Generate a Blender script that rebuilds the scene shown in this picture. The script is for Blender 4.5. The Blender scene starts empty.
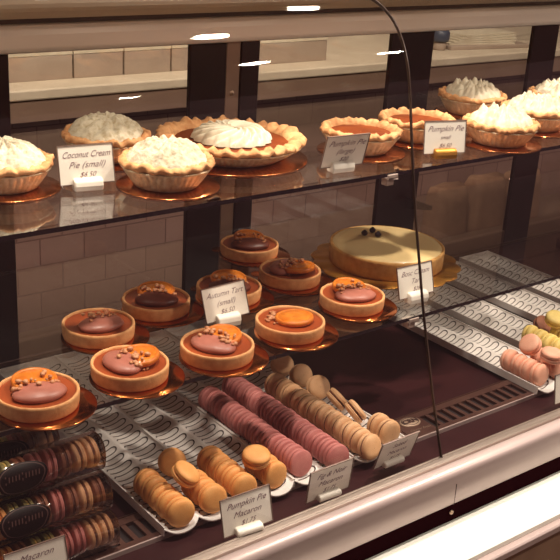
import bpy, math, random
from math import sin, cos, pi, radians, sqrt, exp
from mathutils import Vector, Matrix, noise
random.seed(7)
S = bpy.context.scene
COL = S.collection
OZ = 1.55                      # eye height above the floor; all heights below are written relative to the eye

# ------------------------------------------------------------------ materials
def srgb(r, g, b):
    f = lambda c: (c/255/12.92) if c/255 <= .04045 else ((c/255+.055)/1.055)**2.4
    return (f(r), f(g), f(b), 1)

def mat(name, col, rough=.5, metal=0, col2=None, scale=60, bump=0, bscale=None, coat=0, sss=0, spec=.5, detail=4, stretch=None, lo=.35, hi=.65):
    m = bpy.data.materials.new(name); m.use_nodes = True
    nt = m.node_tree; N = nt.nodes; L = nt.links
    b = N['Principled BSDF']
    b.inputs['Base Color'].default_value = col
    b.inputs['Roughness'].default_value = rough
    b.inputs['Metallic'].default_value = metal
    b.inputs['Specular IOR Level'].default_value = spec
    if coat: b.inputs['Coat Weight'].default_value = coat; b.inputs['Coat Roughness'].default_value = .1
    if sss:
        b.inputs['Subsurface Weight'].default_value = sss
        b.inputs['Subsurface Radius'].default_value = (.006, .004, .002)
        b.inputs['Subsurface Scale'].default_value = 1
    tc = N.new('ShaderNodeTexCoord'); mp = N.new('ShaderNodeMapping'); L.new(tc.outputs['Object'], mp.inputs['Vector'])
    if stretch: mp.inputs['Scale'].default_value = stretch
    if col2:
        n = N.new('ShaderNodeTexNoise'); n.inputs['Scale'].default_value = scale; n.inputs['Detail'].default_value = detail
        L.new(mp.outputs[0], n.inputs['Vector'])
        mr = N.new('ShaderNodeMapRange'); mr.inputs[1].default_value = lo; mr.inputs[2].default_value = hi
        L.new(n.outputs['Fac'], mr.inputs[0])
        mx = N.new('ShaderNodeMix'); mx.data_type = 'RGBA'
        mx.inputs['A'].default_value = col; mx.inputs['B'].default_value = col2
        L.new(mr.outputs[0], mx.inputs['Factor']); L.new(mx.outputs['Result'], b.inputs['Base Color'])
    if bump:
        n = N.new('ShaderNodeTexNoise'); n.inputs['Scale'].default_value = bscale or scale; n.inputs['Detail'].default_value = 5
        L.new(mp.outputs[0], n.inputs['Vector'])
        bp = N.new('ShaderNodeBump'); bp.inputs['Strength'].default_value = min(1, bump); bp.inputs['Distance'].default_value = .002
        L.new(n.outputs['Fac'], bp.inputs['Height']); L.new(bp.outputs[0], b.inputs['Normal'])
    return m

def glass(name, r0=.04, tint=(1, 1, 1, 1), rough=.0, power=5, gl=(1, 1, 1, 1)):
    """clear sheet: see-through, with the reflection growing towards grazing angles"""
    m = bpy.data.materials.new(name); m.use_nodes = True
    nt = m.node_tree; N = nt.nodes; L = nt.links; N.remove(N['Principled BSDF'])
    out = N['Material Output']
    g = N.new('ShaderNodeNewGeometry')
    dot = N.new('ShaderNodeVectorMath'); dot.operation = 'DOT_PRODUCT'
    L.new(g.outputs['Incoming'], dot.inputs[0]); L.new(g.outputs['Normal'], dot.inputs[1])
    a = N.new('ShaderNodeMath'); a.operation = 'ABSOLUTE'; L.new(dot.outputs['Value'], a.inputs[0])
    s = N.new('ShaderNodeMath'); s.operation = 'SUBTRACT'; s.inputs[0].default_value = 1; L.new(a.outputs[0], s.inputs[1])
    p = N.new('ShaderNodeMath'); p.operation = 'POWER'; L.new(s.outputs[0], p.inputs[0]); p.inputs[1].default_value = power
    q = N.new('ShaderNodeMath'); q.operation = 'MULTIPLY_ADD'; L.new(p.outputs[0], q.inputs[0])
    q.inputs[1].default_value = 1-r0; q.inputs[2].default_value = r0
    t = N.new('ShaderNodeBsdfTransparent'); t.inputs[0].default_value = tint
    gs = N.new('ShaderNodeBsdfGlossy'); gs.inputs['Roughness'].default_value = rough; gs.inputs['Color'].default_value = gl
    mx = N.new('ShaderNodeMixShader'); L.new(q.outputs[0], mx.inputs[0]); L.new(t.outputs[0], mx.inputs[1]); L.new(gs.outputs[0], mx.inputs[2])
    L.new(mx.outputs[0], out.inputs[0])
    return m

def emit(name, col, st):
    m = bpy.data.materials.new(name); m.use_nodes = True
    b = m.node_tree.nodes['Principled BSDF']
    b.inputs['Base Color'].default_value = (.8, .8, .8, 1)
    b.inputs['Emission Color'].default_value = col; b.inputs['Emission Strength'].default_value = st
    return m

def tilemat(name, c1, c2, grout, w, h):
    m = bpy.data.materials.new(name); m.use_nodes = True
    nt = m.node_tree; N = nt.nodes; L = nt.links; b = N['Principled BSDF']
    b.inputs['Roughness'].default_value = .35
    tc = N.new('ShaderNodeTexCoord'); mp = N.new('ShaderNodeMapping'); mp.inputs['Rotation'].default_value = (pi/2, 0, 0)
    mp.inputs['Location'].default_value = (.03, .0, 0)
    br = N.new('ShaderNodeTexBrick'); L.new(tc.outputs['Object'], mp.inputs[0]); L.new(mp.outputs[0], br.inputs['Vector'])
    br.inputs['Scale'].default_value = 1; br.inputs['Brick Width'].default_value = w; br.inputs['Row Height'].default_value = h
    br.inputs['Mortar Size'].default_value = .0018; br.inputs['Color1'].default_value = c1; br.inputs['Color2'].default_value = c2
    br.inputs['Mortar'].default_value = grout
    L.new(br.outputs['Color'], b.inputs['Base Color'])
    return m

M = dict(
 black=mat('dark_frame', srgb(30, 8, 13), .45, col2=srgb(38, 13, 18), scale=8, spec=.3),
 header=mat('painted_header', srgb(222, 206, 194), .42, .1, col2=srgb(212, 196, 182), scale=5, stretch=(.3, 3, 3)),
 header2=mat('olive_header', srgb(164, 146, 122), .45, .1, col2=srgb(184, 164, 140), scale=4, stretch=(.5, 3, 3)),
 groove=mat('groove', srgb(60, 35, 30), .6),
 rail=mat('satin_aluminium', srgb(188, 168, 164), .42, .25, col2=srgb(180, 160, 156), scale=30, stretch=(.05, 2, 2)),
 rail2=mat('brushed_channel', srgb(150, 135, 125), .4, .7, col2=srgb(170, 155, 145), scale=40, stretch=(.05, 2, 2)),
 white_ledge=mat('white_laminate', srgb(244, 243, 234), .35, col2=srgb(238, 238, 228), scale=6),
 panel=mat('front_laminate', srgb(150, 120, 98), .5, col2=srgb(136, 106, 86), scale=14),
 deck=mat('brown_painted_steel', srgb(44, 17, 20), .45, .0, col2=srgb(52, 22, 24), scale=9, spec=.2),
 grille=mat('grille_steel', srgb(84, 54, 48), .4, .4, col2=srgb(96, 66, 57), scale=20),
 slot=mat('slot_dark', srgb(26, 10, 12), .8),
 badge=mat('badge_grey', srgb(170, 145, 125), .4, .3),
 badge_dark=mat('badge_dark', srgb(58, 32, 30), .5),
 seam=mat('seam_edge', srgb(80, 62, 54), .3, .2, col2=srgb(60, 44, 40), scale=10),
 post=mat('beige_post', srgb(128, 100, 84), .5, .2, col2=srgb(118, 90, 76), scale=12),
 screw=mat('screw_steel', srgb(190, 160, 140), .3, .9),
 gedge=mat('glass_edge', srgb(34, 22, 32), .15, col2=srgb(44, 30, 38), scale=12),
 clip=mat('frosted_clip', srgb(190, 175, 165), .3, col2=srgb(170, 150, 140), scale=40),
 tray=mat('ivory_tray', srgb(236, 230, 226), .38, col2=srgb(228, 221, 216), scale=20, bump=.1, bscale=90),
 trayline=mat('tray_lines', srgb(66, 54, 54), .5),
 foil=mat('foil', srgb(246, 230, 200), .34, .42, col2=srgb(222, 198, 158), scale=90, bump=1, bscale=190),
 gold=mat('gold_board', srgb(200, 122, 66), .16, 1, col2=srgb(188, 108, 56), scale=10, bump=.04, bscale=40),
 copper=mat('copper_board', srgb(196, 124, 76), .2, 1, col2=srgb(182, 108, 64), scale=12, bump=.06, bscale=60),
 golddoily=mat('gold_doily', srgb(196, 140, 62), .35, .8, col2=srgb(176, 122, 50), scale=25, bump=.2, bscale=120),
 crust=mat('pie_crust', srgb(216, 164, 112), .78, col2=srgb(176, 112, 62), scale=60, bump=1, bscale=150, lo=.42, hi=.75),
 pumpkin=mat('pumpkin_filling', srgb(122, 54, 10), .6, col2=srgb(108, 45, 8), scale=30, bump=.1, bscale=80, spec=.25),
 cream=mat('whipped_cream', srgb(206, 197, 176), .6, col2=srgb(196, 185, 162), scale=80, bump=.3, bscale=200),
 coconut=mat('coconut_cream', srgb(206, 197, 174), .7, col2=srgb(180, 165, 134), scale=140, bump=1, bscale=220, lo=.45, hi=.7),
 tart=mat('tart_shell', srgb(232, 174, 118), .7, col2=srgb(216, 152, 96), scale=90, bump=.35, bscale=260),
 caramel=mat('caramel_filling', srgb(160, 76, 38), .35, col2=srgb(150, 68, 33), scale=20, coat=.15),
 dollop=mat('mauve_mousse', srgb(178, 112, 96), .4, col2=srgb(168, 102, 86), scale=60, bump=.1, bscale=90),
 shaded_mousse=mat('shade_darkened_mousse', srgb(110, 52, 36), .45, col2=srgb(96, 42, 30), scale=60, bump=.2, bscale=90),  # mousse colour darkened to put the pies' shade on back tarts
 orange=mat('orange_slice', srgb(226, 134, 46), .25, col2=srgb(206, 110, 34), scale=60, bump=.2, bscale=120, coat=.4),
 peel=mat('orange_peel', srgb(214, 124, 40), .4, col2=srgb(200, 104, 30), scale=90, bump=.2, bscale=220),
 nut=mat('nut', srgb(206, 150, 108), .5, col2=srgb(180, 110, 72), scale=70, bump=.2, bscale=150),
 cake=mat('cake_cream_top', srgb(226, 200, 146), .4, col2=srgb(220, 192, 136), scale=10, coat=.1),
 cakeside=mat('cake_side_crust', srgb(206, 158, 92), .7, col2=srgb(190, 140, 76), scale=90, bump=.3, bscale=260),
 gap=mat('recess_black', srgb(34, 12, 16), .95, spec=0),
 berry=mat('blueberry', srgb(38, 22, 34), .4, col2=srgb(54, 34, 46), scale=80),
 mo=mat('macaron_orange', srgb(243, 178, 108), .6, col2=srgb(234, 162, 90), scale=45, bump=.12, bscale=300),
 mo2=mat('macaron_orange_filling', srgb(206, 120, 56), .6, col2=srgb(222, 150, 80), scale=90),
 mp=mat('macaron_pink', srgb(206, 132, 126), .6, col2=srgb(194, 116, 112), scale=45, bump=.12, bscale=300),
 mp2=mat('macaron_pink_filling', srgb(140, 70, 66), .6, col2=srgb(168, 92, 86), scale=90),
 mb=mat('macaron_tan', srgb(230, 184, 140), .6, col2=srgb(218, 168, 122), scale=45, bump=.12, bscale=300),
 mb2=mat('macaron_tan_filling', srgb(96, 50, 34), .6, col2=srgb(120, 66, 44), scale=90),
 ml=mat('macaron_blush', srgb(244, 186, 158), .6, col2=srgb(238, 172, 144), scale=45, bump=.12, bscale=300),
 ml2=mat('macaron_blush_filling', srgb(230, 150, 120), .6, col2=srgb(236, 164, 134), scale=90),
 my=mat('macaron_yellow', srgb(240, 214, 132), .6, col2=srgb(230, 202, 116), scale=45, bump=.12, bscale=300),
 my2=mat('macaron_yellow_filling', srgb(214, 186, 92), .6, col2=srgb(224, 200, 120), scale=90),
 mg=mat('macaron_green', srgb(150, 142, 84), .6, col2=srgb(138, 130, 74), scale=45, bump=.12, bscale=300),
 mc=mat('macaron_brown', srgb(150, 92, 62), .6, col2=srgb(134, 80, 54), scale=45, bump=.12, bscale=300),
 card=mat('card_paper', srgb(244, 238, 226), .6, col2=srgb(240, 233, 219), scale=20),
 cardedge=mat('card_sleeve_edge', srgb(120, 98, 88), .4),
 ink=mat('ink', srgb(124, 92, 100), .7),
 stand=mat('white_plastic', srgb(236, 230, 218), .4, col2=srgb(228, 221, 208), scale=20),
 sticker=mat('black_sticker', srgb(18, 6, 8), .5, col2=srgb(24, 10, 12), scale=30, spec=.15),
 stickerline=mat('sticker_print', srgb(84, 52, 46), .6),
 boxw=mat('white_box', srgb(160, 143, 126), .7, col2=srgb(150, 132, 116), scale=9),
 counter=mat('counter_top', srgb(206, 192, 170), .4, col2=srgb(196, 182, 160), scale=12),
 cabinet=mat('kitchen_cabinet', srgb(128, 104, 88), .6, col2=srgb(118, 94, 80), scale=6),
 paper=mat('brown_paper', srgb(152, 116, 92), .8, col2=srgb(138, 102, 80), scale=30, bump=.5, bscale=40),
 sheet=mat('paper_sheets', srgb(200, 190, 168), .7, col2=srgb(188, 176, 152), scale=40),
 blue=mat('blue_plastic', srgb(54, 62, 78), .4, col2=srgb(48, 54, 68), scale=20),
 steel=mat('dark_chrome', srgb(120, 96, 88), .15, 1),
 floorm=mat('floor_tile', srgb(96, 70, 58), .5, col2=srgb(84, 60, 50), scale=3),
 wallp=mat('wall_paint', srgb(150, 126, 108), .7, col2=srgb(140, 116, 100), scale=4),
 plaster=mat('ceiling_plaster', srgb(120, 90, 76), .8, col2=srgb(112, 82, 70), scale=4),
 added_puck=emit('added_puck_lens', (1, .86, .66, 1), 4),  # glow of the added canopy pucks
 lamp=emit('lamp_lens', (1, .88, .70, 1), 60),
 lamprim=mat('lamp_rim', srgb(220, 210, 195), .4, .6),
)
M['tile'] = tilemat('kitchen_tile', srgb(134, 106, 98), srgb(124, 96, 88), srgb(94, 66, 62), .125, .073)
M['front_glass'] = glass('front_glass', .028, (.985, .98, .975, 1))
M['shelf_glass'] = glass('shelf_glass', .075, (.985, .985, .98, 1))
M['pane_glass'] = glass('pane_glass', .03, (.9, .88, .86, 1))
M['clear'] = glass('clear_box', .06, (.78, .72, .70, 1), .08)  # tint darkened to put the tarts' shade over the macaron boxes
M['sleeve'] = glass('clear_sleeve', .03, (.98, .98, .98, 1), .02)

# ------------------------------------------------------------------ mesh helper
class MB:
    def __init__(s): s.v = []; s.f = []; s.m = []; s.sm = []
    def add(s, vs, fs, mi=0, smooth=False, tf=None):
        o = len(s.v)
        for p in vs:
            p = Vector(p)
            s.v.append(tf @ p if tf else p)
        for f in fs: s.f.append([i+o for i in f]); s.m.append(mi); s.sm.append(smooth)
        return s
    def box(s, x0, x1, y0, y1, z0, z1, mi=0, tf=None, mis=None):
        vs = [(x, y, z) for z in (z0, z1) for y in (y0, y1) for x in (x0, x1)]
        fs = [(0, 2, 3, 1), (4, 5, 7, 6), (0, 1, 5, 4), (2, 6, 7, 3), (0, 4, 6, 2), (1, 3, 7, 5)]  # bottom top front back left right
        for k, f in enumerate(fs): s.add([vs[i] for i in f], [(0, 1, 2, 3)], (mis[k] if mis else mi), False, tf)
        return s
    def lathe(s, prof, n=48, mi=0, smooth=True, tf=None, rf=None, zf=None, cap0=False, cap1=False):
        vs = []; fs = []
        for (r, z) in prof:
            for k in range(n):
                a = 2*pi*k/n
                rr = r*(rf(a, r, z) if rf else 1); zz = z+(zf(a, r, z) if zf else 0)
                vs.append((rr*cos(a), rr*sin(a), zz))
        for i in range(len(prof)-1):
            for k in range(n):
                fs.append((i*n+k, i*n+(k+1) % n, (i+1)*n+(k+1) % n, (i+1)*n+k))
        if cap0: fs.append(tuple(range(n-1, -1, -1)))
        if cap1: fs.append(tuple((len(prof)-1)*n+k for k in range(n)))
        return s.add(vs, fs, mi, smooth, tf)
    def prism(s, prof, x0, x1, mi=0, smooth=False, closed=True, nseg=1):
        """profile of (y, z) points swept along x"""
        n = len(prof); vs = []; fs = []
        for j in range(nseg+1):
            x = x0+(x1-x0)*j/nseg
            vs += [(x, y, z) for y, z in prof]
        for j in range(nseg):
            for k in range(n if closed else n-1):
                k2 = (k+1) % n
                fs.append((j*n+k, (j+1)*n+k, (j+1)*n+k2, j*n+k2))
        if closed:
            fs.append(tuple(range(n))); fs.append(tuple(nseg*n+k for k in range(n-1, -1, -1)))
        return s.add(vs, fs, mi, smooth)
    def ell(s, c, r, n=12, m=8, mi=0, tf=None, dn=0, seed=0):
        vs = []; fs = []
        for i in range(m+1):
            t = pi*i/m
            for k in range(n):
                a = 2*pi*k/n
                d = Vector((sin(t)*cos(a), sin(t)*sin(a), cos(t)))
                q = 1+(dn*noise.noise(d*1.6+Vector((seed, seed*.7, 0))) if dn else 0)
                vs.append((c[0]+r[0]*d.x*q, c[1]+r[1]*d.y*q, c[2]+r[2]*d.z*q))
        for i in range(m):
            for k in range(n):
                fs.append((i*n+k, (i+1)*n+k, (i+1)*n+(k+1) % n, i*n+(k+1) % n))
        return s.add(vs, fs, mi, True, tf)
    def build(s, name, mats, parent=None, loc=None, bevel=0, seg=2, kind=None):
        me = bpy.data.meshes.new(name)
        me.from_pydata([tuple(v) for v in s.v], [], s.f)
        if not isinstance(mats, (list, tuple)): mats = [mats]
        for m in mats: me.materials.append(m)
        me.polygons.foreach_set('material_index', s.m); me.polygons.foreach_set('use_smooth', s.sm)
        import bmesh
        bm = bmesh.new(); bm.from_mesh(me)
        bmesh.ops.remove_doubles(bm, verts=bm.verts, dist=1e-6)
        bmesh.ops.recalc_face_normals(bm, faces=bm.faces)
        bm.to_mesh(me); bm.free(); me.update()
        o = bpy.data.objects.new(name, me); COL.objects.link(o)
        if parent: o.parent = parent
        if loc is not None: o.location = (loc[0], loc[1], loc[2]+(0 if parent else OZ))
        elif not parent: o.location = (0, 0, OZ)
        if bevel:
            b = o.modifiers.new('bevel', 'BEVEL'); b.width = bevel; b.segments = seg; b.limit_method = 'ANGLE'; b.angle_limit = radians(35)
        if kind: o['kind'] = kind
        return o

def tag(o, label, cat, group=None):
    o['label'] = label; o['category'] = cat
    if group: o['group'] = group
    return o
def thing(name, label, cat, loc, rot=(0, 0, 0), group=None):
    o = bpy.data.objects.new(name, None); COL.objects.link(o); o.empty_display_size = .02
    o.location = (loc[0], loc[1], loc[2]+OZ); o.rotation_euler = rot
    return tag(o, label, cat, group)
def dup(src, name, label, cat, loc, rot=(0, 0, 0), group=None):
    o = src.copy(); COL.objects.link(o); o.name = name
    o.location = (loc[0], loc[1], loc[2]+OZ); o.rotation_euler = rot
    tag(o, label, cat, group)
    for ch in list(src.children):
        c = ch.copy(); COL.objects.link(c); c.parent = o
        for g in list(ch.children):
            d = g.copy(); COL.objects.link(d); d.parent = c
    return o
def text_mesh(name, body, size, mtl, parent, loc, rot=(pi/2, 0, 0), shear=.45, align='CENTER', extr=.0001, sx=1, off=-.00012):
    cu = bpy.data.curves.new(name+'_curve', 'FONT'); cu.body = body; cu.size = size; cu.shear = shear
    cu.align_x = align; cu.align_y = 'CENTER'; cu.extrude = extr; cu.resolution_u = 3; cu.offset = off
    t = bpy.data.objects.new(name+'_tmp', cu); COL.objects.link(t)
    bpy.context.view_layer.update()
    me = bpy.data.meshes.new_from_object(t)
    bpy.data.objects.remove(t)
    me.materials.clear(); me.materials.append(mtl)
    o = bpy.data.objects.new(name, me); COL.objects.link(o); o.parent = parent
    o.location = loc; o.rotation_euler = rot; o.scale = (sx, 1, 1)
    return o
ORD = ['front', 'second', 'third', 'fourth', 'fifth', 'sixth', 'seventh', 'eighth', 'ninth', 'tenth', 'eleventh', 'twelfth',
       'thirteenth', 'fourteenth', 'fifteenth', 'sixteenth', 'seventeenth', 'eighteenth']

ZD = -.845      # top of the intake grille, where the trays rest
ZG = -.852      # deck
Z2 = -.660      # tart shelf
Z1 = -.420      # pie shelf
X0, X1 = -.1, 2.75

# ------------------------------------------------------------------ the room
o = MB().box(-4, 7, -4.5, 4.2, -OZ-.05, -OZ).build('floor', M['floorm'], kind='structure')
o = MB().box(-4, 7, -4.5, 4.2, 1.25, 1.3).build('ceiling', M['plaster'], kind='structure')
o = MB().box(-4, 7, 3.3, 3.4, -OZ, 1.25).build('wall_back', M['wallp'], kind='structure')

def downlight(x, y, label, watts, z=1.25, r=.07):
    t = thing('ceiling_downlight', label, 'ceiling light', (x, y, z), group='ceiling downlights')
    MB().lathe([(r, 0), (r+.02, 0), (r+.02, -.012), (r, -.012), (r, 0)], 32).build('rim', M['lamprim'], t)
    MB().lathe([(.001, -.006), (r, -.006)], 32).build('lens', M['lamp'], t)
    ld = bpy.data.lights.new('downlight_lamp', 'AREA'); ld.shape = 'DISK'; ld.size = .12; ld.energy = watts; ld.color = (1, .88, .745)
    lo = bpy.data.objects.new('downlight_lamp', ld); COL.objects.link(lo); lo.parent = t; lo.location = (0, 0, -.02)
    return t
downlight(1.77, .76, 'round ceiling downlight nearest the front of the pastry case', 40)
downlight(2.52, -.68, 'round ceiling downlight over the customer side', 26)
downlight(3.22, -.60, 'round ceiling downlight over the right end of the customer side', 5)
downlight(3.11, -3.07, 'round ceiling downlight far behind the customer', 5)
downlight(.72, 1.08, 'round ceiling downlight above the left part of the case front', 34)

# ------------------------------------------------------------------ the display case
case = thing('display_case', 'long refrigerated pastry display case with curved front glass and a silver front rail', 'display case', (0, 0, -OZ))
def cpart(mb, name, m, bevel=0, seg=2): 
    for v in mb.v: v.z += OZ
    return mb.build(name, m, case, (0, 0, 0), bevel, seg)
# body
b = MB(); b.box(X0, X1, .83, 1.62, -OZ+.0, -.955); b.box(X0, X1, .905, 1.62, -.955, ZG-.004)
cpart(b, 'base_cabinet', M['panel'])
b = MB(); b.box(X0, X1, .9365, 1.6, ZG-.004, ZG); b.box(X0, X1, 1.50, 1.53, ZG, ZD-.0002); cpart(b, 'deck_pan', M['deck'])
b = MB(); b.box(X0, X1, .8985, .905, -.940, -.9085)
cpart(b, 'shadow_gap', M['gap'])
# silver front rail: rounded extrusion
prof = [(.932, -.846), (.905, -.842)]
for k in range(9):
    a = radians(90+k*11); prof.append((.905+.012*cos(a), -.854+.012*sin(a)))
prof += [(.892, -.872), (.8915, -.900), (.898, -.908), (.932, -.908)]
cpart(MB().prism(prof, X0, X1, 0, True), 'front_rail', M['rail'])
b = MB(); b.box(X0, X1, .917, .921, -.846, -.838); b.box(X0, X1, .932, .9355, -.851, -.838); b.box(X0, X1, .921, .931, -.846, -.8378)
cpart(b, 'glass_channel', M['rail2'], .0008, 1)
cpart(MB().box(1.1025, 1.1032, .8910, .8922, -.904, -.866), 'rail_joint', M['groove'])
# white front ledge
cpart(MB().prism([(.905, -.940), (.822, -.940), (.816, -.943), (.816, -.952), (.905, -.952)], X0, X1), 'front_ledge', M['white_ledge'], .001, 2)
cpart(MB().prism([(.8255, -.952), (.8065, -.952), (.8035, -.955), (.8035, -.966), (.8255, -.966)], X0, X1), 'ledge_trim', M['rail'], .001, 2)
s = MB(); s.lathe([(.001, 0), (.0035, 0), (.004, -.002)], 12, tf=Matrix.Translation((1.105, .8945, -.921)) @ Matrix.Rotation(pi/2, 4, 'X'))
cpart(s, 'screw', M['screw'])
# intake grille with slots
b = MB(); gy0, gy1 = 1.0035, 1.0665
b.box(X0, X1, gy0, gy0+.010, ZG, ZD-.0002); b.box(X0, X1, gy1-.014, gy1, ZG, ZD-.0002)
nx = int((X1-X0)/.0205)
for k in range(nx):
    x = X0+k*.0205
    b.box(x, x+.0075, gy0+.010, gy1-.014, ZG, ZD-.001)
b.box(1.118, 1.172, gy0+.008, gy1-.012, ZD-.003, ZD)
cpart(b, 'intake_grille', M['grille'])
cpart(MB().box(X0, X1, gy0+.009, gy1-.013, ZG, ZG+.0006), 'grille_slots', M['slot'])
cpart(MB().box(X0, X1, gy0-.0025, gy0, ZG, ZD), 'grille_front_edge', M['rail'])
cpart(MB().box(X0, X1, gy1+.004, gy1+.0055, ZG, ZD-.002), 'grille_rear_edge', M['grille'])
# badge
tf = Matrix.Translation((1.150, 1.047, ZD)) @ Matrix.Rotation(radians(-4), 4, 'Z') @ Matrix.Diagonal((.95, .66, 1, 1))
b = MB(); b.lathe([(.001, .002), (.0200, .002), (.0212, .0012), (.0212, 0)], 40, tf=tf)
bd = cpart(b, 'badge', M['badge'])
b = MB(); b.lathe([(.0168, .0022), (.0168, .0026), (.0180, .0026), (.0180, .0022)], 40, tf=tf)
for v in b.v: v.z += OZ
b.build('badge_ring', M['badge_dark'], bd)
text_mesh('badge_lettering', 'CRN', .0150, M['badge_dark'], bd, (1.150, 1.0473, ZD+OZ+.0028), (0, 0, radians(-4)), .1, extr=.0001, off=.0005)
text_mesh('badge_script', 'Counter Fresh', .0075, M['badge'], bd, (1.150, 1.0225, ZD+OZ+.0004), (0, 0, radians(-4)), .4)

# front glass (two panels meeting at a seam)
GP = [(.926, -.8445), (.96, -.75), (.999, -.627), (1.02, -.551), (1.044, -.461), (1.064, -.372), (1.079, -.299), (1.088, -.262), (1.096, -.240), (1.109, -.215), (1.129, -.191), (1.154, -.174), (1.180, -.164), (1.215, -.156), (1.25, -.150)]
def smoothp(P, n):
    out = []
    for i in range(len(P)-1):
        p0 = P[max(0, i-1)]; p1 = P[i]; p2 = P[i+1]; p3 = P[min(len(P)-1, i+2)]
        for k in range(n):
            t = k/n
            out.append(tuple(.5*((2*p1[j])+(-p0[j]+p2[j])*t+(2*p0[j]-5*p1[j]+4*p2[j]-p3[j])*t*t+(-p0[j]+3*p1[j]-3*p2[j]+p3[j])*t**3) for j in (0, 1)))
    out.append(P[-1]); return out
gp = smoothp(GP, 3)
def offs(P, d):
    out = []
    for i in range(len(P)):
        a = P[max(0, i-1)]; c = P[min(len(P)-1, i+1)]
        ty, tz = c[0]-a[0], c[1]-a[1]; l = math.hypot(ty, tz)
        out.append((P[i][0]+tz/l*d, P[i][1]-ty/l*d))
    return out
gi = offs(gp, .0038)
def sheet(A, Bk, x0, x1):
    # curved sheet of real thickness between two offset section curves
    m = len(A); b = MB()
    b.add([(x, y, z) for x in (x0, x1) for y, z in A], [(i, i+1, m+i+1, m+i) for i in range(m-1)], 0, True)
    b.add([(x, y, z) for x in (x0, x1) for y, z in Bk], [(i, m+i, m+i+1, i+1) for i in range(m-1)], 0, True)
    for x in (x0, x1):
        b.add([(x, y, z) for y, z in A]+[(x, y, z) for y, z in Bk], [(i, i+1, m+i+1, m+i) for i in range(m-1)], 0, False)
    for e in (0, m-1):
        b.add([(x0, *A[e]), (x1, *A[e]), (x1, *Bk[e]), (x0, *Bk[e])], [(0, 1, 2, 3)], 0, False)
    return b
cpart(sheet(gp, gi, X0, 1.1032), 'front_glass_panel', M['front_glass']).data.set_sharp_from_angle(angle=radians(40))
cpart(sheet(gp, gi, 1.1048, X1), 'front_glass_panel', M['front_glass']).data.set_sharp_from_angle(angle=radians(40))
cpart(sheet(offs(gp, -.0004), offs(gp, .0042), 1.1032, 1.1048), 'glass_seam', M['seam']).data.set_sharp_from_angle(angle=radians(40))
# header, canopy, added puck lamps for glints and a little fill light
b = MB(); b.prism([(1.250, -.1525), (1.250, -.120), (1.66, -.120), (1.66, -.200), (1.57, -.200), (1.50, -.165), (1.30, -.1525)], X0, X1)
cpart(b, 'canopy', M['header2'], .002, 2)
hp = [(1.585, -.247), (1.578, -.252), (1.575, -.262), (1.575, -.283), (1.580, -.290), (1.590, -.293), (1.66, -.293), (1.66, -.247)]
cpart(MB().prism(hp, X0, X1, 0, False), 'header_beam', M['header'], .002, 2)
cpart(MB().box(X0, X1, 1.60, 1.66, -.247, -.238), 'header_groove', M['groove'])
cpart(MB().prism([(1.588, -.238), (1.575, -.225), (1.570, -.200), (1.66, -.200), (1.66, -.238)], X0, X1), 'header_cap', M['header2'], .002, 2)
for k in range(7):
    px = .22+.38*k
    c = cpart(MB().lathe([(.001, -.1605), (.010, -.1600), (.012, -.158), (.012, -.1525)], 20, tf=Matrix.Translation((px, 1.262, 0))), 'added_puck_lamp', M['added_puck'])
    ld = bpy.data.lights.new('added_puck_light', 'AREA'); ld.shape = 'DISK'; ld.size = .02; ld.energy = .42; ld.color = (1, .86, .68)
    lo = bpy.data.objects.new('added_puck_light', ld); COL.objects.link(lo); lo.location = (px, 1.262, OZ-.162)
# back frame: dark posts, beige mullions, rails, glass doors
def post(x0, x1, y0=1.60, y1=1.612): cpart(MB().box(x0, x1, y0, y1, ZD, -.293), 'door_stile', M['black'], .002, 1)
def door(x0, x1, z0=-.812, inset=.012):
    b = MB().box(x0-.004, x1+.004, 1.6122, 1.617, z0-.004, -.285)
    cpart(b, 'sliding_door_pane', M['pane_glass'])
for a, c in ((.58, .699), (1.052, 1.134), (1.168, 1.212), (1.562, 1.690), (2.030, 2.124), (2.55, 2.66)): post(a, c)
post(.05, .20)
cpart(MB().box(1.134, 1.168, 1.603, 1.6115, ZD, -.293), 'mullion_post', M['post'], .002, 1)
s = MB().lathe([(.001, .002), (.004, .0015), (.005, 0)], 14, tf=Matrix.Translation((1.151, 1.603, -.392)) @ Matrix.Rotation(pi/2, 4, 'X'))
cpart(s, 'screw', M['screw'])
for a, c in ((.20, .58), (.699, 1.052), (1.212, 1.562), (1.690, 2.030), (2.124, 2.55)): door(a, c)
cpart(MB().box(X0, X1, 1.602, 1.64, ZD, -.812), 'bottom_door_rail', M['post'], .002, 1)

# ------------------------------------------------------------------ glass shelves
def shelf(name, label, z, yf, yb, clipx):
    t = thing(name, label, 'shelf', (1.3, (yf+yb)/2, z))
    w = (yb-yf)/2; hx = 1.40
    MB().box(-hx, hx, -w, w, -.0065, 0, mis=[0, 0, 1, 0, 1, 1]).build('glass_plate', [M['shelf_glass'], M['gedge']], t)
    for cx in clipx:
        b = MB(); b.box(cx-.011, cx+.011, -w-.004, -w+.018, -.0100, -.0067); b.box(cx-.011, cx+.011, -w-.004, -w-.001, -.0100, -.002)
        b.box(cx-.008, cx+.008, -w+.001, -w+.014, -.0215, -.0100)
        c = b.build('shelf_clip', M['clip'], t, bevel=.001, seg=1)
    for x in (-.7, .35, .95):
        b = MB(); b.prism([(w-.06, -.0068), (w-.06, -.016), (w+.02, -.035), (w+.02, -.0068)], x-.003, x+.003)
        b.build('shelf_bracket', M['black'], t)
    return t
shelf('glass_shelf', 'upper clear glass shelf carrying the pies', Z1, 1.112, 1.575, (-.188, .70))
shelf('glass_shelf', 'lower clear glass shelf carrying the small tarts and the large cake', Z2, 1.072, 1.575, (-.145,))

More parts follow.
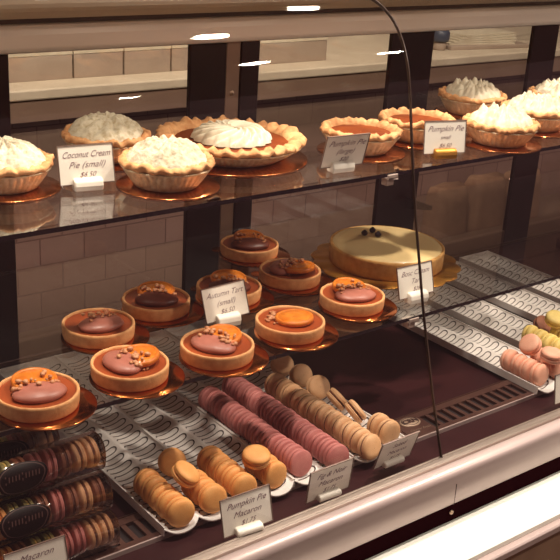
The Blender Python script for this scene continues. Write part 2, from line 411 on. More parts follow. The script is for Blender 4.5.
# ------------------------------------------------------------------ price tags
def price_tag(name, label, c, yaw, lean, roll, W, lines, base_z, sizes=None, stand_off=0, stand_mat='stand', group='price tags in the case'):
    H = W*.70
    lean = radians(lean); yaw = radians(yaw); roll = radians(roll)
    R = Matrix.Rotation(yaw, 4, 'Z') @ Matrix.Rotation(-lean, 4, 'X')
    # base point under the card centre
    bot = Vector(c)+(R @ Vector((0, 0, -H/2)))
    t = thing(name, label, 'price tag', (bot.x, bot.y, base_z), (0, 0, yaw), group)
    Ri = Matrix.Rotation(-yaw, 4, 'Z')
    L = Matrix.Translation(Ri @ (Vector(c)-Vector((bot.x, bot.y, base_z)))) @ Matrix.Rotation(-lean, 4, 'X') @ Matrix.Rotation(-roll, 4, 'Y')
    # (card is drawn in its own x-z plane facing -y)
    b = MB().box(-W/2+.0012, W/2-.0012, -.0004, .0004, -H/2+.0012, H/2-.0012)
    cd = b.build('card', M['card'], t); cd.matrix_local = L
    b = MB(); e = .0009
    b.box(-W/2, W/2, -.0012, .0012, H/2-e, H/2); b.box(-W/2, W/2, -.0012, .0012, -H/2, -H/2+e)
    b.box(-W/2, -W/2+e, -.0012, .0012, -H/2, H/2); b.box(W/2-e, W/2, -.0012, .0012, -H/2, H/2)
    fr = b.build('sleeve_edge', M['cardedge'], t); fr.matrix_local = L
    zz = H/2-H*.22
    for k, (tx, sz) in enumerate(lines):
        z = (H*.25, -.01*H, -H*.26)[k] if len(lines) > 1 else H*.25
        o = text_mesh('lettering', tx, sz, M['ink'], cd, (0, -.0006, z), (pi/2, 0, 0), .5)
        w = o.dimensions.x
        if w > W*.86: o.scale = (W*.86/w, 1, 1)
    # white block that holds the card
    low = min((L @ Vector((sx*W*.2, 0, -H/2))).z for sx in (-1, 1))
    by = (L @ Vector((0, 0, -H/2))).y
    top = max(.010, (L @ Vector((0, 0, -H/2))).z+.009)
    b = MB(); hw = .0205
    pr = [(by-.009, 0), (by-.0105, top*.45), (by-.0085, top*.85), (by-.004, top), (by+.004, top), (by+.0085, top*.85), (by+.0105, top*.45), (by+.009, 0)]
    b.prism(pr, -hw+stand_off, hw+stand_off, 0, False)
    b.build('stand_block', M[stand_mat], t, bevel=.0025, seg=3)
    return t
B = .0125
price_tag('price_tag', 'white price tag lettered Coconut Cream Pie (small) between two coconut pies', (.651, 1.244, -.385), -11.7, 12.1, 1.2, .0785, [('Coconut Cream', B), ('Pie (small)', B), ('$6.50', .010)], Z1)
price_tag('price_tag', 'price tag leaning forward, lettered Pumpkin Pie, in front of a plain pumpkin pie', (1.04, 1.145, -.385), -7, -16.6, .7, .079, [('Pumpkin Pie', .0135), ('(large)', B), ('$20', .010)], Z1)
price_tag('price_tag', 'upright price tag lettered Pumpkin Pie small, right of the glass seam', (1.258, 1.143, -.385), -17.4, 7.2, .4, .0785, [('Pumpkin Pie', .0135), ('small', .009), ('$6.50', .010)], Z1, stand_mat='golddoily')
price_tag('price_tag', 'white price tag lettered Autumn Tart (small) among the tarts', (.870, 1.206, -.623), -5.3, 18.2, 3.6, .0785, [('Autumn Tart', .0125), ('(small)', .0125), ('$6.50', .011)], Z2)
price_tag('price_tag', 'white price tag in front of the large cream-topped cake, crossed by the glass seam', (1.205, 1.123, -.623), -3.2, 14.4, 1.4, .0785, [('Bosc Cream', B), ('Tart', B), ('$28', .010)], Z2)
price_tag('price_tag', 'price tag lettered Pumpkin Pie Macaron in front of the orange macarons', (.732, .944, -0.809), -5.9, 11, 3.1, .079, [('Pumpkin Pie', B), ('Macaron', B), ('$1.75', .010)], -.8378)
price_tag('price_tag', 'forward-leaning price tag in front of the pink macarons', (.879, .941, -0.809), -2, -7.4, 1.5, .0795, [('Fig & Noir', B), ('Macaron', B), ('$1.75', .010)], -.8378)
price_tag('price_tag', 'strongly forward-leaning price tag in front of the tan macarons', (1.024, .953, -0.811), -.3, -17.7, 1.2, .078, [('Salted', .011), ('Macaron', .011), ('$1.75', .009)], -.8378)
price_tag('price_tag', 'price tag lettered Macaron at the lower left corner, in front of the clear boxes', (.4455, .990, -0.809), -5.9, 11, 3.1, .079, [('Macaron', B)], -.845)
price_tag('price_tag', 'price tag at the right edge in front of the blush macarons', (1.445, .948, -0.809), -4, 8, 2, .079, [('Macaron', B), ('$1.75', .010)], -.8378)

# ------------------------------------------------------------------ trays
TW = .112
def tray_mesh():
    b = MB(); ch = TW/2; n = 40; ys = 14; y0, y1 = .992, 1.555
    def zt(x):
        u = (x % ch)/ch*2-1
        if x <= 0 or x >= TW: u = 1
        return .004+.0085*abs(u)**2.2
    def yf(x):
        u = (x % ch)/ch*2-1
        if x <= 0 or x >= TW: u = 1
        return y0+.010*abs(u)**3-.004
    vs = []; fs = []
    m = n+1
    for layer in (0, 1):
        for j in range(ys+1):
            for i in range(m):
                x = TW*i/n; t = j/ys
                y = yf(x)+(y1-yf(x))*t
                vs.append((x, y, zt(x)-(0 if layer == 0 else .0032)))
    A = lambda l, j, i: l*(ys+1)*m+j*m+i
    for j in range(ys):
        for i in range(n):
            fs.append((A(0, j, i), A(0, j, i+1), A(0, j+1, i+1), A(0, j+1, i)))
            fs.append((A(1, j, i), A(1, j+1, i), A(1, j+1, i+1), A(1, j, i+1)))
    for i in range(n):
        fs.append((A(0, 0, i), A(1, 0, i), A(1, 0, i+1), A(0, 0, i+1)))
        fs.append((A(0, ys, i), A(0, ys, i+1), A(1, ys, i+1), A(1, ys, i)))
    b.add(vs, fs, 0, True)
    b.box(-.0008, .0012, y0+.006, y1, 0, .0145); b.box(TW-.0012, TW+.0008, y0+.006, y1, 0, .0145)
    b.box(0, TW, y1-.002, y1, 0, .0135)
    # looped line marks running across each channel
    for c in (0, 1):
        cx = c*ch+ch/2
        y = y0+.018
        while y < y1-.020:
            pts = []
            L = .0195; r = .0066
            pts.append((-L, -r)); 
            for k in range(6): pts.append((-L+2*L*(k+1)/6-.003, -r))
            for k in range(1, 8):
                a = -pi/2+pi*k/8; pts.append((L-.003+r*cos(a), r*sin(a)))
            for k in range(7): pts.append((L-.003-(2*L-.006)*k/6, r))
            pts.append((-L-.001, r*.2))
            w = .0011; left = []; right = []
            for k, p in enumerate(pts):
                a = pts[max(0, k-1)]; d = pts[min(len(pts)-1, k+1)]
                tx, ty = d[0]-a[0], d[1]-a[1]; l = math.hypot(tx, ty) or 1
                nx_, ny_ = -ty/l*w, tx/l*w
                for sgn, arr in ((1, left), (-1, right)):
                    px = p[0]+sgn*nx_; py = p[1]+sgn*ny_+px*.18
                    arr.append((cx+px, y+py, zt(cx+px)+.0005))
            k = len(left)
            b.add(left+right, [(q, q+1, k+q+1, k+q) for q in range(k-1)], 1)
            y += .0232
    return b
tray0 = None
for x, lab in ((.634, 'ivory ridged macaron tray under the leftmost orange macarons'), (.747, 'ivory ridged macaron tray under the right-hand orange macarons'),
               (.8605, 'ivory ridged macaron tray under the pink macarons'), (.979, 'ivory ridged macaron tray under the tan macarons'),
               (1.424, 'ivory ridged macaron tray under the blush macarons'), (1.553, 'ivory ridged macaron tray under the yellow macarons'),
               (1.688, 'empty ivory tray behind the yellow macaron tray'), (1.814, 'farthest empty ivory tray beside the dark back post')):
    if tray0 is None:
        tray0 = tray_mesh().build('macaron_tray', [M['tray'], M['trayline']], None, (x, 0, ZD)); tag(tray0, lab, 'tray', 'ivory macaron trays on the deck')
    else:
        q = tray0.copy(); COL.objects.link(q); q.location = (x, 0, ZD+OZ); q.scale.x = 1 if x < 1.2 else .88; tag(q, lab, 'tray', 'ivory macaron trays on the deck')

# ------------------------------------------------------------------ macarons
def macaron_proto(ms, mf, R=.0213, T=.0180):
    root = bpy.data.objects.new('macaron', None); COL.objects.link(root); root.empty_display_size = .01
    prof = [(R*.86, .0014), (R*.96, .0018), (R*.99, .0028), (R*.945, .0038), (R*.975, .0048), (R*.96, .0062), (R*.88, T/2-.0022), (R*.70, T/2-.0008), (R*.4, T/2-.0001), (.0005, T/2)]
    for sg in (1, -1):
        rf = lambda a, r, z: 1+(.012*noise.noise(Vector((cos(a)*9, sin(a)*9, sg))) if z < .0045 else 0)
        MB().lathe([(r, z*sg) for r, z in prof], 28, rf=rf).build('shell', ms, root)
    MB().lathe([(.001, -.0016), (R*.88, -.0015), (R*.92, 0), (R*.88, .0015), (.001, .0016)], 24).build('filling', mf, root)
    return root
protos = {}
def macaron(kind, x, y, z, axis, label, group):
    """axis = direction the flat face looks"""
    q = Vector(axis).to_track_quat('Z', 'Y'); rot = (q.to_matrix().to_4x4() @ Matrix.Rotation(random.uniform(0, 6), 4, 'Z')).to_euler()
    if kind not in protos:
        ms, mf = dict(orange=('mo', 'mo2'), pink=('mp', 'mp2'), tan=('mb', 'mb2'), blush=('ml', 'ml2'), yellow=('my', 'my2'), green=('mg', 'my2'), brown=('mc', 'mb2'))[kind]
        r = macaron_proto(M[ms], M[mf], T=dict(orange=.0208, tan=.0210, blush=.0218, yellow=.0218).get(kind, .0180)); protos[kind] = r
        r.location = (x, y, z+OZ); r.rotation_euler = rot; tag(r, label, 'macaron', group); return r
    return dup(protos[kind], 'macaron', label, 'macaron', (x, y, z), rot, group)
ZM = ZD+.0041+.0213
def column(kind, x, y0, n, step, colname, group, tilt=.12):
    for k in range(n):
        tz = tilt+random.uniform(-.09, .09); tx = random.uniform(-.10, .10)
        lab = ('%s macaron standing at the front end of the %s' % (kind, colname)) if k == 0 else '%s macaron, %s from the front in the %s' % (kind, ORD[k], colname)
        macaron(kind, x+random.uniform(-.0012, .0012), y0+k*step, ZM+.0003, (tx, -1, tz), lab, group)
G = 'orange macarons in the left trays'
column('orange', .662, 1.004, 5, .0215, 'leftmost orange column', G)
column('orange', .718, 1.008, 3, .0215, 'second orange column', G)
column('orange', .773, 1.008, 5, .0215, 'third orange column behind the tag', G)
column('orange', .831, 1.011, 3, .0215, 'rightmost orange column', G)
macaron('orange', .7215, 1.118, ZM+.001, (-.25, -1, .35), 'lone orange macaron leaning face-out behind the second orange column', G)
macaron('orange', .6915, 1.036, ZM+.0335, (.45, -.35, .85), 'orange macaron tilted on top between the two leftmost orange columns', G)
macaron('orange', .806, 1.024, ZM+.0305, (-.05, -.18, 1), 'orange macaron lying flat on top of the two right-hand orange columns', G)
G = 'pink macarons in the third tray'
column('pink', .8825, 1.016, 14, .0183, 'left pink column', G)
column('pink', .9425, .999, 16, .0183, 'right pink column', G)
G = 'tan macarons in the fourth tray'
column('tan', 1.006, .994, 12, .0220, 'left tan column', G)
column('tan', 1.0635, 1.012, 2, .0225, 'right tan column', G)
macaron('tan', 1.058, 1.086, ZM+.004, (.75, -.25, .62), 'tan macaron on its side showing a dark filling line, nearer the front', G)
macaron('tan', 1.060, 1.135, ZM+.004, (.75, -.20, .66), 'tan macaron on its side showing a dark filling line, farther back', G)
macaron('tan', 1.064, 1.190, ZM+.001, (-.2, -1, .55), 'tan macaron leaning face-out, nearest of three behind the sideways pair', G)
macaron('tan', 1.066, 1.240, ZM+.001, (-.1, -1, .6), 'tan macaron leaning face-out, middle of three behind the sideways pair', G)
macaron('tan', 1.064, 1.292, ZM+.001, (-.2, -.8, 1), 'tan macaron leaning face-out, farthest of three behind the sideways pair', G)
G = 'blush macarons in the right tray'
column('blush', 1.448, 1.018, 4, .0228, 'left blush column', G)
column('blush', 1.504, 1.018, 3, .0225, 'right blush column', G)
macaron('blush', 1.474, 1.066, ZM+.0345, (-.75, .1, .7), 'blush macaron leaning on top of the left blush column', G)
macaron('blush', 1.477, 1.018, ZM+.0315, (0, -.1, 1), 'blush macaron lying flat on top of the blush columns', G)
G = 'yellow macarons in the far right tray'
column('yellow', 1.575, 1.024, 6, .0235, 'left yellow column', G)
column('yellow', 1.631, 1.026, 5, .0225, 'right yellow column', G)
macaron('yellow', 1.620, 1.122, ZM+.0325, (-.15, -.3, 1), 'yellow macaron lying flat on top at the back of the yellow columns', G)
macaron('brown', 1.636, 1.160, ZM+.001, (0, -.6, .7), 'single brown macaron behind the yellow columns', G)

# ------------------------------------------------------------------ clear boxes of macarons
def clear_box(x0, x1, y, zb, label, lx, seq, boxname):
    w = .050
    t = thing('macaron_box', label, 'box', ((x0+x1)/2, y, zb), (0, 0, 0), 'clear macaron boxes stacked at the lower left')
    hx = (x1-x0)/2
    b = MB(); pr = []
    for k in range(24):
        a = 2*pi*k/24; ca, sa = cos(a), sin(a)
        e = .78
        pr.append((math.copysign(abs(ca)**e, ca)*w/2, w/2+math.copysign(abs(sa)**e, sa)*w/2))
    inner = [(p[0]*.975, (p[1]-w/2)*.975+w/2) for p in pr]
    n = len(pr); vs = []; fs = []
    b.prism(pr, -hx, hx, 0, True)
    b.build('clear_wrap', M['clear'], t)
    bb = MB()
    for xx in (-hx+.001, hx-.0018):
        vs = []
        for x in (xx, xx+.0012): vs += [(x, p[0]*1.01, (p[1]-w/2)*1.01+w/2) for p in pr]+[(x, p[0]*.93, (p[1]-w/2)*.93+w/2) for p in pr]
        fs = []
        for k in range(n):
            k2 = (k+1) % n
            fs += [(k, k2, n+k2, n+k), (2*n+k, 3*n+k, 3*n+k2, 2*n+k2), (k, 2*n+k, 2*n+k2, k2)]
        bb.add(vs, fs)
    bb.build('end_seam', M['clear'], t)
    # oval sticker on the front, wrapping over the top edge
    b = MB(); st = []
    N_ = 32; rings = 5
    vs = []; fs = []
    def wrap(u, v):      # v up along the section, starting at the front middle
        a = pi+(-v)/ (w/2)*.95
        ca, sa = cos(a), sin(a); e = .78
        return (lx-(x0+x1)/2+u, math.copysign(abs(ca)**e, ca)*w/2*1.02, w/2+math.copysign(abs(sa)**e, sa)*w/2*1.02)
    for r_ in range(rings+1):
        for k in range(N_):
            a = 2*pi*k/N_; f = r_/rings
            vs.append(wrap(.034*cos(a)*f, .009+.021*sin(a)*f))
    for r_ in range(rings):
        for k in range(N_): fs.append((r_*N_+k, r_*N_+(k+1) % N_, (r_+1)*N_+(k+1) % N_, (r_+1)*N_+k))
    b.add(vs, fs, 0, True)
    sk = b.build('oval_sticker', M['sticker'], t)
    b = MB(); vs = []; fs = []
    for f in (.86, .90):
        for k in range(N_):
            a = 2*pi*k/N_; p = wrap(.034*cos(a)*f, .009+.021*sin(a)*f); vs.append((p[0], p[1]*1.012, w/2+(p[2]-w/2)*1.012))
    for k in range(N_): fs.append((k, (k+1) % N_, N_+(k+1) % N_, N_+k))
    for q in range(11):
        u = -.022+q*.0044; hgt = .0045*(1.2 if q in (0, 5) else .8)
        c4 = [wrap(u+du, .009+dv) for du, dv in ((-.0006, -hgt), (.0008, -hgt), (.0014, hgt), (0, hgt))]
        k = len(vs); vs += [(p[0], p[1]*1.014, w/2+(p[2]-w/2)*1.014) for p in c4]; fs.append((k, k+1, k+2, k+3))
    b.add(vs, fs); b.build('sticker_print', M['stickerline'], sk)
    x = x1-.014; k = 0
    while x > x0+.012 and k < 11:
        kind = seq[k % len(seq)]
        lab = '%s macaron, %s inside the %s' % (kind, 'nearest its right end' if k == 0 else ORD[k]+' from the right end', boxname)
        macaron(kind, x, y, zb+w/2, (1, random.uniform(-.08, .08), random.uniform(-.06, .06)), lab, 'macarons inside the clear boxes')
        x -= .0192; k += 1
    return t
clear_box(.335, .569, 1.028, ZD, 'lowest clear box of macarons in the stack at the lower left', .440, ['tan', 'tan', 'pink', 'pink', 'green', 'green', 'brown', 'orange', 'orange', 'brown', 'brown'], 'lowest clear box')
clear_box(.330, .566, 1.042, ZD+.051, 'middle clear box of macarons in the stack at the lower left', .444, ['brown', 'tan', 'brown', 'pink', 'brown', 'green', 'green', 'orange', 'orange', 'brown', 'brown'], 'middle clear box')
clear_box(.330, .566, 1.060, ZD+.102, 'topmost clear box of macarons in the stack at the lower left', .450, ['tan', 'tan', 'brown', 'pink', 'pink', 'brown', 'green', 'green', 'tan', 'brown', 'brown'], 'topmost clear box')
clear_box(.315, .530, 1.118, ZD+.102, 'clear box of macarons behind the topmost box of the lower left stack', .452, ['tan', 'brown', 'pink', 'green', 'green', 'tan', 'brown', 'orange', 'tan', 'tan', 'tan'], 'rear clear box')
clear_box(.315, .530, 1.112, ZD+.051, 'clear box of macarons hidden low behind the lower left stack', .452, ['tan', 'brown', 'pink', 'green'], 'low rear clear box')
clear_box(.315, .530, 1.112, ZD, 'clear box of macarons standing on the deck at the back of the lower left stack', .452, ['tan', 'brown', 'pink', 'green'], 'bottom rear clear box')

# ------------------------------------------------------------------ boards
def board(name, label, x, y, z, r, m, tab=None, scal=0, group=None, th=.0022):
    b = MB()
    rf = (lambda a, rr, zz: 1+(scal*(abs(cos(a*8))-.6) if rr > r*.5 else 0)) if scal else None
    b.lathe([(.001, 0), (r*.6, 0), (r-.0006, 0), (r, .0006), (r, th-.0006), (r-.0006, th), (r*.6, th), (.001, th)], 96, rf=rf)
    o = b.build(name, m, None, (x, y, z)) if tab is None else None
    if tab is not None:
        c, s = cos(tab), sin(tab); w = .011
        tb = [(r-.004, -w), (r+.010, -w), (r+.015, -w*.6), (r+.017, 0), (r+.015, w*.6), (r+.010, w), (r-.004, w)]
        vs = [(px*c-py*s, px*s+py*c, zz) for zz in (.0003, th-.0003) for px, py in tb]; k = len(tb)
        b.add(vs, [tuple(range(k-1, -1, -1)), tuple(k+q for q in range(k))]+[(q, (q+1) % k, k+(q+1) % k, k+q) for q in range(k)])
        o = b.build(name, m, None, (x, y, z))
    tag(o, label, 'cake board', group); return o

# ------------------------------------------------------------------ tarts
def make_tart(name, label, x, y, ang, variant, seed):
    random.seed(seed)
    t = thing(name, label, 'tart', (x, y, Z2+.0024), (0, 0, 0), 'small round tarts on the lower glass shelf')
    R = .0545
    rf = lambda a, r, z: 1+.006*noise.noise(Vector((cos(a)*3+seed, sin(a)*3, z*60)))
    zf = lambda a, r, z: (.0006*noise.noise(Vector((cos(a)*5+seed, sin(a)*5, 2))) if z > .015 else 0)
    MB().lathe([(.001, 0), (R-.004, 0), (R-.0018, .0008), (R-.0008, .004), (R, .018), (R-.0004, .0206), (R-.0016, .0216), (R-.0034, .0214), (R-.0046, .0200), (R-.0048, .0165)], 72, rf=rf, zf=zf).build('pastry_shell', M['tart'], t)
    MB().lathe([(.001, .0178), (R-.012, .0178), (R-.0046, .0184)], 64).build('filling', M['caramel'], t)
    zt = .0178
    ca, sa = cos(ang), sin(ang)
    P = lambda u, v: (u*ca-v*sa, u*sa+v*ca)      # u = towards the slice
    if variant != 'slice':
        cx, cy = P(-.011, 0)
        b = MB(); tf = Matrix.Translation((cx, cy, zt)) @ Matrix.Rotation(ang, 4, 'Z')
        vs = [];  # smooth squashed spoonful
        b.ell((0, 0, .0045), (.0255, .0355, .0095), 32, 12, tf=tf, dn=.05, seed=seed)
        b.build('mousse', M['dollop'] if variant != 'dark' else M['shaded_mousse'], t)
    if variant in ('both', 'slice', 'dark'):
        cx, cy = P(.014 if variant != 'slice' else .006, 0)
        rs_ = .0285
        lift = .0088 if variant != 'slice' else .0045
        tf = Matrix.Translation((cx, cy, zt+lift)) @ Matrix.Rotation(ang, 4, 'Z') @ Matrix.Rotation(radians(-5 if variant != 'slice' else -4), 4, 'Y')
        sf = lambda a, r, z: 1+.03*sin(2*a+seed)
        fl = MB(); fl.lathe([(.001, .0030), (rs_*.35, .0036), (rs_*.86, .0036), (rs_*.88, .0026)], 48, tf=tf, rf=sf, zf=lambda a, r, z: .0007*abs(sin(a*5)) if r > .005 and r < .0213 else 0)
        pe = MB(); pe.lathe([(rs_*.86, .0036), (rs_*.92, .0046), (rs_, .0040), (rs_*1.04, .001), (rs_*1.02, -.0028), (rs_*.9, -.0042), (.001, -.0042)], 48, tf=tf, rf=sf)
        sl = pe.build('orange_slice', M['peel'], t); fl.build('slice_flesh', M['orange'], sl)
    n = 26 if variant != 'dark' else 16
    b = MB()
    for k in range(n):
        if variant == 'slice': u, v = random.gauss(-.024, .007), random.gauss(.002, .012)
        else: u, v = random.gauss(.002, .0075), random.uniform(-.030, .030)
        px, py = P(u, v)
        if math.hypot(px, py) > .045: continue
        d2 = ((u+.011)/.0255)**2+(v/.0355)**2
        h = (.0045+.0095*sqrt(max(0, 1-d2))) if (variant != 'slice' and d2 < 1) else .001
        if variant != 'slice' and math.hypot(u-.014, v) < .025: h = max(h, .0150)
        s = random.uniform(.0018, .0040)
        tf = Matrix.Translation((px, py, zt+h+s*.3)) @ Matrix.Rotation(random.uniform(0, 6), 4, 'Z') @ Matrix.Rotation(random.uniform(-.6, .6), 4, 'X')
        b.ell((0, 0, 0), (s*1.3, s, s*.8), 7, 5, tf=tf, dn=.3, seed=k)
    c = b.build('chopped_nuts', M['nut'], t); c['kind'] = 'stuff'
    return t
TG = 'small round tarts on the lower glass shelf'
tarts = [
 (.508, 1.112, radians(80), 'both', 'small tart with mauve mousse and nuts, leftmost in the front row'),
 (.651, 1.122, radians(-5), 'both', 'small tart with orange slice on the right, second from the left in the front row'),
 (.791, 1.112, radians(25), 'both', 'small tart with mousse and orange slice, before the autumn tart tag'),
 (.937, 1.125, radians(-30), 'slice', 'small tart topped mainly with an orange slice, fourth in the front row'),
 (1.094, 1.157, radians(75), 'both', 'small tart with mauve mousse under orange and nuts, rightmost in the front row'),
 (.678, 1.262, radians(85), 'nuts', 'small tart with a mauve mousse and crushed nuts, leftmost in the second row'),
 (.803, 1.302, radians(60), 'dark', 'dim small tart with dark topping, beside the leftmost second row tart'),
 (.936, 1.289, radians(60), 'dark', 'small tart half hidden behind the autumn tart price tag'),
 (1.073, 1.298, radians(-60), 'both', 'small tart with an upright orange slice, behind the fourth front tart'),
 (1.090, 1.442, radians(60), 'dark', 'dark topped small tart, farthest back on the lower shelf'),
]
for i, (x, y, a, v, lab) in enumerate(tarts):
    make_tart('caramel_tart', lab, x, y, a, v, 11+i)
    board('gold_board', 'gold board under the ' + lab.replace('small tart', 'tart', 1).replace('with ', '').replace('mauve ', '').replace('a mousse', 'mousse').replace('orange slice on the right, ', 'orange slice, ').replace(' and crushed nuts', ''), x+.008, y-.007, Z2+.0001, .0662, M['gold'], radians(75+i*6), 0, 'gold boards under the small tarts')

# ------------------------------------------------------------------ large cake with blueberries
CX, CY = 1.292, 1.285
board('gold_board', 'large scalloped gold board under the cream-topped cake', CX, CY, Z2+.0001, .138, M['golddoily'], None, .055)
t = thing('cream_cake', 'large round cream-topped cake on a scalloped gold board', 'cake', (CX, CY, Z2+.0024))
R = .107
MB().lathe([(.001, 0), (R-.003, 0), (R-.001, .002), (R, .030), (R-.0005, .0345), (R-.003, .0352), (R-.0055, .0340)], 96).build('cake_side', M['cakeside'], t)
MB().lathe([(R-.0052, .0335), (R-.008, .0362), (R-.02, .0372), (.001, .0375)], 96).build('cream_top', M['cake'], t)
for (x, y, lab) in ((1.279, 1.335, 'blueberry on the cake top, leftmost of three'), (1.296, 1.316, 'blueberry on the cake top, front one of three'), (1.304, 1.340, 'blueberry on the cake top, rear right of three')):
    o = MB().ell((0, 0, .0052), (.0062, .0062, .0053), 16, 10).lathe([(.0012, .0100), (.0022, .0112), (.0026, .0102)], 10).build('blueberry', M['berry'], None, (x, y, Z2+.0024+.0374)); tag(o, lab, 'blueberry', 'blueberries on the cake')

# ------------------------------------------------------------------ pies
def pan_and_crust(t, R, H, seed, pointed=False, crimps=22):
    nf = int(R*580)
    rb = R*.70
    fl = lambda a, r, z: 1+(.048*abs(sin(a*nf/2)) if .002 < z < H*.93 and r > rb*.9 else 0)
    MB().lathe([(.001, .0008), (rb-.004, .0008), (rb, .0015), (rb+(R*.93-rb)*.5, H*.5), (R*.93, H*.92), (R*.99, H*.95), (R*.995, H*.99), (R*.93, H)], max(144, nf*6), rf=fl).build('foil_pan', M['foil'], t)
    def zf(a, r, z):
        k = abs(sin(a*crimps/2))
        if pointed: k = max(0, sin(a*crimps))**.7
        f = 1 if r > R*.84 and z > H*1.02 else .3
        return f*((.0060 if pointed else .0028)*k+.0045*noise.noise(Vector((cos(a)*4+seed, sin(a)*4, 1)))+.0034*noise.noise(Vector((cos(a)*12+seed, sin(a)*12, r*160))))
    def rf(a, r, z):
        return 1+.035*noise.noise(Vector((cos(a)*5+seed, sin(a)*5, 3)))+(.012*sin(a*crimps+1) if r > R*.9 else 0)
    MB().lathe([(R*.90, H*.98), (R*.97, H*1.0), (R*1.02, H+.0015), (R*1.035, H+.0045), (R*1.00, H+.0080), (R*.93, H+.0090), (R*.87, H+.0080), (R*.82, H+.005), (R*.79, H+.001), (R*.78, H-.006)], 176, rf=rf, zf=zf).build('crust_rim', M['crust'], t)
def heightdome(R, n, m, hf, base=0):
    vs = []; fs = []
    for j in range(m+1):
        r = R*(1-j/m) if j < m else .0002
        for k in range(n):
            a = 2*pi*k/n; rr = r
            vs.append((rr*cos(a), rr*sin(a), base+hf(a, r)))
    for j in range(m):
        for k in range(n): fs.append((j*n+k, j*n+(k+1) % n, (j+1)*n+(k+1) % n, (j+1)*n+k))
    return MB().add(vs, fs, 0, True)
def pie(kind, label, x, y, seed, R=.0655, H=.030, rot=0, group=None, brd=.074, bm='copper'):
    random.seed(seed)
    t = thing({'coconut': 'coconut_cream_pie', 'meringue': 'meringue_pie', 'pumpkin': 'pumpkin_pie', 'big': 'pumpkin_pie'}[kind], label, 'pie', (x, y, Z1+.0024), (0, 0, rot), group)
    pan_and_crust(t, R, H, seed, pointed=(kind == 'big'), crimps=30 if kind == 'big' else 18)
    ri = R*.82
    if kind in ('pumpkin', 'big'):
        MB().lathe([(.001, H+.0022 if kind == 'pumpkin' else H+.002), (ri*.7, H+.002), (ri*1.0, H+.0012)], 72, zf=lambda a, r, z: .0006*noise.noise(Vector((r*80*cos(a), r*80*sin(a), seed)))).build('pumpkin_filling', M['pumpkin'], t)
    if kind == 'big':
        RR = .0625
        def hf(a, r):
            u = r/RR
            sw = abs(sin(8*(a+u*1.5)))**.9
            ring = max(0, 1-u**3)**.55*(.72+.28*min(1, u*1.6))
            cen = 0
            edge = 0 if u > .995 else 1
            return edge*(max(ring*((1-.72*min(1, u*1.3))+.72*min(1, u*1.3)*sw), 0)*.025+.0005*noise.noise(Vector((r*200*cos(a), r*200*sin(a), 0)))) + .002
        b = heightdome(RR, 168, 26, hf, H+.002)
        for v in b.v:
            a = math.atan2(v.y, v.x); r = math.hypot(v.x, v.y)
            if r > RR*.7: f = 1+.09*(abs(sin(8*(a+1.5)))-.5); v.x *= f; v.y *= f
        b.build('whipped_rosette', M['cream'], t)
    if kind == 'coconut':
        def hf(a, r):
            u = r/(ri*1.12); c = Vector((r*cos(a), r*sin(a), seed*.1))
            base = .030*max(0, 1-u**2.4)**.75
            rad = .0032*sin(a*11+u*5+seed)*min(1, u*2)*(1-u**6)
            return base+rad+(.0055*noise.noise(c*55)+.0028*noise.noise(c*130)+.0016*noise.noise(c*300))*(1-u**8)
        heightdome(ri*1.12, 128, 40, hf, H+.004).build('coconut_topping', M['coconut'], t)
    if kind == 'meringue':
        pk = []
        for ring, cnt, hh in ((0.0, 1, .014), (.36, 7, .013), (.68, 12, .011), (.92, 17, .006)):
            for k in range(cnt):
                a = 2*pi*(k+random.uniform(-.3, .3))/cnt; pk.append((ring*ri*cos(a), ring*ri*sin(a), hh*random.uniform(.7, 1.35)))
        def hf(a, r):
            u = r/(ri*1.07); px, py = r*cos(a), r*sin(a)
            h = .021*max(0, 1-u**3)**.7
            s = 0
            for (qx, qy, hh) in pk:
                d = math.hypot(px-qx, py-qy)
                if d < .020: s = max(s, hh*(max(0, 1-d/.0125))**1.35)
            return h+s*min(1, (1-u**8)*1.0+.0)+.0018*sin(a*26+u*3)*min(1, u*1.5)*(1-u**10)+.0015*noise.noise(Vector((px*120, py*120, seed)))
        heightdome(ri*1.07, 144, 44, hf, H+.004).build('meringue', M['cream'], t)
    board(bm+'_board' if bm != 'copper' else 'gold_board', 'round copper-gold board under the '+label.split(',')[0], x+.003, y-.001, Z1+.0001, brd, M['copper'], None, 0, 'gold boards under the pies')
    return t
PG = 'pies on the upper glass shelf'
pie('coconut', 'small coconut cream pie in foil, cut by the left edge', .553, 1.297, 3, group=PG)
pie('coconut', 'small coconut cream pie in foil, right of its price tag', .757, 1.206, 5, group=PG)
pie('coconut', 'small coconut cream pie in foil, half hidden behind the coconut tag', .752, 1.372, 8, group=PG)
pie('big', 'large pumpkin pie with a whipped cream rosette', .936, 1.300, 2, R=.1145, H=.024, brd=.120, group=PG)
pie('pumpkin', 'small plain pumpkin pie, behind the forward-leaning tag', 1.153, 1.235, 4, R=.066, group=PG)
pie('pumpkin', 'small plain pumpkin pie, behind the glass seam', 1.306, 1.256, 9, R=.066, group=PG)
pie('meringue', 'small meringue pie with tall peaks, rearmost on the right', 1.573, 1.370, 6, R=.066, group=PG)
pie('meringue', 'small meringue pie in foil, in front beside the pumpkin pie tag', 1.428, 1.170, 12, R=.066, group=PG)
pie('meringue', 'small meringue pie with one sharp peak, second from the right edge', 1.590, 1.222, 15, R=.066, group=PG)
pie('meringue', 'small meringue pie, cut by the right edge of the view', 1.765, 1.300, 17, R=.066, group=PG)

